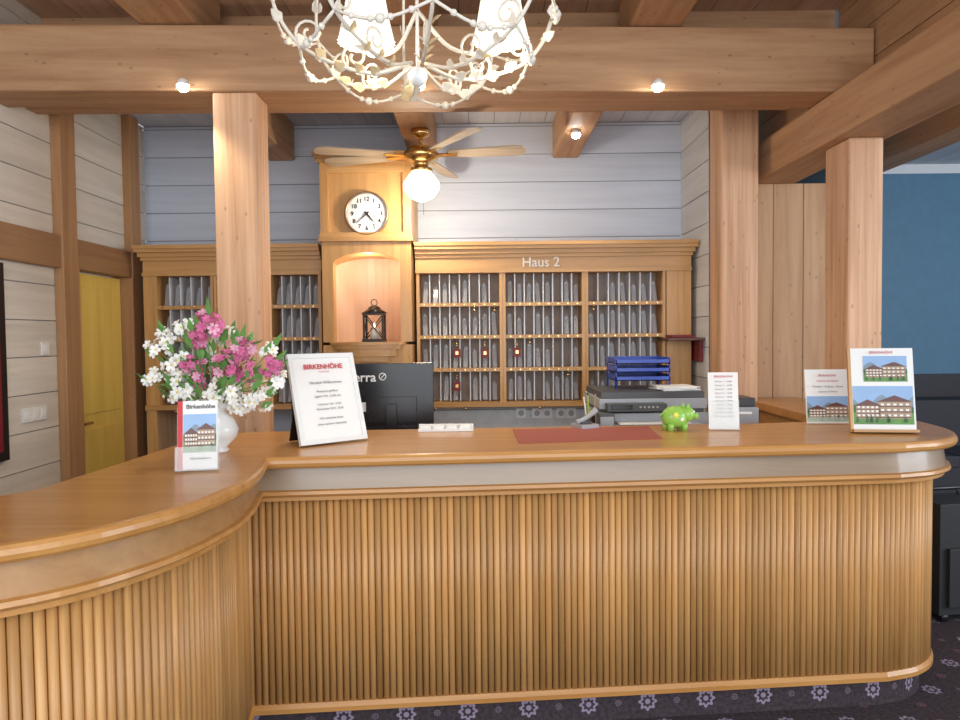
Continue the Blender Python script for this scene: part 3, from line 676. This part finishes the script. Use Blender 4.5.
# monitors
def monitor(px, py_b, y, w, h, yaw):
    p = at_y(px, py_b, y); b = B('computer_monitor'); z0 = p.z; b.M = Matrix.Translation((p.x, y, 0)) @ Matrix.Rotation(math.radians(yaw), 4, 'Z')
    b.box(-w / 2, w / 2, -.012, .012, z0, z0 + h, black)
    b.box(-w / 2, w / 2, -.02, .0, z0, z0 + .02, black)
    b.box(-w * .3, w * .3, -.024, -.012, z0 + .04, z0 + h * .5, black)
    b.box(-.03, .03, -.045, -.024, .96, z0 + h * .4, black)
    b.box(-.12, .12, -.09, .08, .951, .965, black)
    return b.done(.003)
mo = monitor(392, 430, 3.75, .45, .36, 4)
monitor(322, 418, 4.05, .34, .25, 14)
p = at_y(358, 378, 3.70); text(mo, 'terra', .07, Matrix.Translation((p.x + .02, 3.725, p.z)) @ Matrix.Rotation(math.radians(4), 4, 'Z') @ RX90, plastic, 'logo', off=.001)
b2 = B('logo_ring'); b2.M = Matrix.Translation((p.x + .125, 3.733, p.z + .004)) @ RX90
b2.tube([(.018 * math.cos(t), .018 * math.sin(t), 0) for t in [2 * math.pi * i / 16 for i in range(17)]], .003, plastic, 6); b2.tube([(-.012, -.012, 0), (.012, .012, 0)], .003, plastic, 6); b2.done(parent=mo)
b = B('sticky_note'); pn = at_y(365, 407, 3.73); b.box(pn.x - .03, pn.x + .03, 3.722, 3.724, pn.z - .025, pn.z + .025, white); b.done(parent=mo)
# printer
b = B('office_printer'); x0, x1 = at_y(600, 400, 3.7).x, at_y(708, 400, 3.7).x
b.box(x0, x1, 3.7, 4.25, .951, 1.18, lgrey); b.box(x0 + .01, x1 - .01, 3.74, 4.2, 1.18, 1.20, dgrey)
b.box(x0 + .0, x1 - .0, 3.72, 4.25, 1.20, 1.255, lgrey); b.box(x0 + .01, x1 - .01, 3.73, 4.24, 1.255, 1.29, dgrey)
b.box(x0 + .03, x0 + .34, 3.64, 3.72, 1.195, 1.235, dgrey); b.box(x0 + .05, x0 + .16, 3.635, 3.66, 1.205, 1.23, black)
for i in range(5): b.cyl((x0 + .2 + i * .022, 3.63, 1.218), (x0 + .2 + i * .022, 3.645, 1.218), .006, lgrey, 8)
b.box(x0 + .05, x1 - .05, 3.60, 3.72, 1.12, 1.13, lgrey); b.box(x0 + .08, x1 - .12, 3.58, 3.74, 1.132, 1.14, white)
b.done(.006)
b = B('letter_tray'); xa = at_y(614, 370, 4.0).x; xb_ = at_y(668, 370, 4.0).x
for k in range(3):
    z = 1.335 + k * .048
    b.box(xa, xb_, 3.95, 4.22, z, z + .005, blueP); b.box(xa, xa + .006, 3.95, 4.22, z, z + .035, blueP); b.box(xb_ - .006, xb_, 3.95, 4.22, z, z + .035, blueP); b.box(xa, xb_, 4.214, 4.22, z, z + .035, blueP); b.box(xa, xb_, 3.95, 3.956, z, z + .024, blueP)
    b.box(xa + .01, xb_ - .02, 3.958, 4.2, z + .005, z + .014, dgrey)
for x in (xa + .003, xb_ - .003):
    for y in (3.96, 4.21): b.cyl((x, y, 1.291), (x, y, 1.465), .006, blueP, 6)
b.done()
b = B('paper_stack'); rp = random.Random(2)
for k in range(5):
    b.M = Matrix.Translation((x1 - .13, 3.88, 1.2915 + k * .004)) @ Matrix.Rotation(rp.uniform(-.15, .15), 4, 'Z'); b.box(-.105, .105, -.11, .11, 0, .0035, white)
b.done()
b = B('card_reader'); b.M = Matrix.Translation((at_y(612, 400, 3.60).x - .03, 3.62, .951))
b.box(-.04, .04, -.04, .05, 0, .24, dgrey); b.box(-.035, .035, -.046, -.04, .17, .225, lgrey); b.box(-.035, .035, -.05, -.04, .03, .15, black); b.done(.005)
b = B('pen_cup'); b.M = Matrix.Translation((at_y(592, 400, 3.9).x, 3.9, .951)); b.lathe([(.035, 0), (.038, .2), (.034, .2), (.032, .01)], (0, 0, 0), darkI, 18)
for k in range(6): b.tube([(.012 * math.cos(k), .012 * math.sin(k), .02), (.045 * math.cos(k), .045 * math.sin(k), .30 + .01 * (k % 3))], .004, (blueP, redI, black, white, pigM, lgrey)[k], 6)
b.done()
b = B('desk_telephone'); p = at_z(585, 428, CT); b.M = Matrix.Translation((p.x, p.y + 0.0, CT + .001)) @ Matrix.Rotation(math.radians(25), 4, 'Z')
b.box(-.05, .05, -.05, .05, 0, .02, lgrey); b.tube([(-.05, 0, .03), (-.02, 0, .035), (.03, 0, .06), (.065, 0, .085)], [.013, .012, .012, .016], lgrey, 10)
b.box(-.03, .03, -.02, .02, .02, .032, dgrey); b.done(.003)
b = B('receipt_printer'); b.M = Matrix.Translation((1.42, 3.95, .951))
b.box(-.11, .11, -.12, .12, 0, .24, lgrey); b.box(-.10, .10, -.10, .10, .24, .29, dgrey); b.box(-.07, .07, -.13, -.1, .20, .215, white); b.done(.008)
# sockets and switches
def plate(name, x, y, z, n, ax):
    b = B(name)
    for i in range(n):
        o = (i - (n - 1) / 2) * .075
        if ax == 'y':
            b.box(x + o - .036, x + o + .036, y - .008, y, z - .038, z + .038, plastic); b.M = Matrix.Translation((x + o, y - .008, z)) @ RX90
            b.lathe([(.022, 0), (.022, .002), (.018, .002), (.017, .001)], (0, 0, 0), lgrey, 16); b.M = Matrix.Identity(4)
        else:
            b.box(x, x + .01, y + o - .036, y + o + .036, z - .04, z + .04, plastic); b.box(x + .01, x + .014, y + o - .02, y + o + .02, z - .022, z + .022, white)
    b.done(.002)
for px, n in ((521, 1), (542, 2), (566, 2)):
    p = at_y(px, 413, 5.2); plate('wall_socket', p.x, 5.199, p.z, n, 'y')
plate('light_switch', XL, 4.18, 1.55, 1, 'x'); plate('wall_socket', XL, 4.06, 1.17, 3, 'x')
b = B('notice_board'); b.box(XL + .002, XL + .03, 3.2, 3.80, 0.95, 2.02, darkI); b.box(XL + .03, XL + .032, 3.25, 3.75, 1.0, 1.97, burg); b.done(.004)
b = B('wall_shelf'); b.box(1.32, 1.578, 4.9, 5.2, 1.55, 1.57, roofP); b.box(1.36, 1.52, 4.95, 5.1, 1.571, 1.59, burg); b.box(1.555, 1.578, 4.95, 5.15, 1.40, 1.55, burg); b.done(.003)
# suitcase
b = B('suitcase'); b.M = Matrix.Translation((2.66, 3.9, 0)) @ Matrix.Rotation(.15, 4, 'Z')
b.box(-.2, .2, -.12, .12, .05, .66, bagM); b.box(-.16, .16, -.145, -.12, .1, .42, bagM)
for s_ in (-1, 1):
    b.cyl((s_ * .17, -.08, .03), (s_ * .13, -.08, .03), .03, black, 14); b.cyl((s_ * .17, .08, .03), (s_ * .13, .08, .03), .03, black, 14); b.cyl((s_ * .09, .08, .66), (s_ * .09, .08, .70), .008, black, 8)
b.cyl((-.1, .08, .70), (.1, .08, .70), .012, black, 10); b.done(.02)

# ---------------------------------------------------------------- lights
def area(name, loc, tgt, sx, sy, e, col):
    l = bpy.data.lights.new(name, 'AREA'); l.shape = 'RECTANGLE'; l.size = sx; l.size_y = sy; l.energy = e; l.color = col
    o = bpy.data.objects.new(name, l); o.location = loc; o.rotation_euler = (Vector(tgt) - Vector(loc)).to_track_quat('-Z', 'Y').to_euler(); sc.collection.objects.link(o)
area('added_daylight_fill', (0.2, -2.0, 2.0), (0, 4, 1.5), 6.5, 2.8, 215, (0.90, 0.95, 1.0))  # unseen fill light added behind the camera for assumed daylight, no window modelled
area('side_room_fill_light', (6.0, 1.5, 2.2), (1.5, 5.5, 1.8), 2.5, 2.0, 130, (0.84, 0.92, 1.0))  # added fill to brighten the right-hand room, no window modelled there
def point(name, loc, e, col, r=.05):
    l = bpy.data.lights.new(name, 'POINT'); l.energy = e; l.color = col; l.shadow_soft_size = r
    o = bpy.data.objects.new(name, l); o.location = loc; sc.collection.objects.link(o)
for s_ in sh[:2]: point('chandelier_lamp', s_, 3.5, (1, .85, .62))
point('fan_lamp', (fx, fy, zg - .16), 22, (1, .87, .68))
point('added_niche_light', (xm, yf + .12, zspring + 0.02), 3.0, (1, .78, .58), .02)  # point light added inside the niche, no lamp fitting modelled for it
w = bpy.data.worlds.new('world'); sc.world = w; w.use_nodes = True
w.node_tree.nodes['Background'].inputs[0].default_value = (0.90, 0.94, 1.0, 1); w.node_tree.nodes['Background'].inputs[1].default_value = 0.85
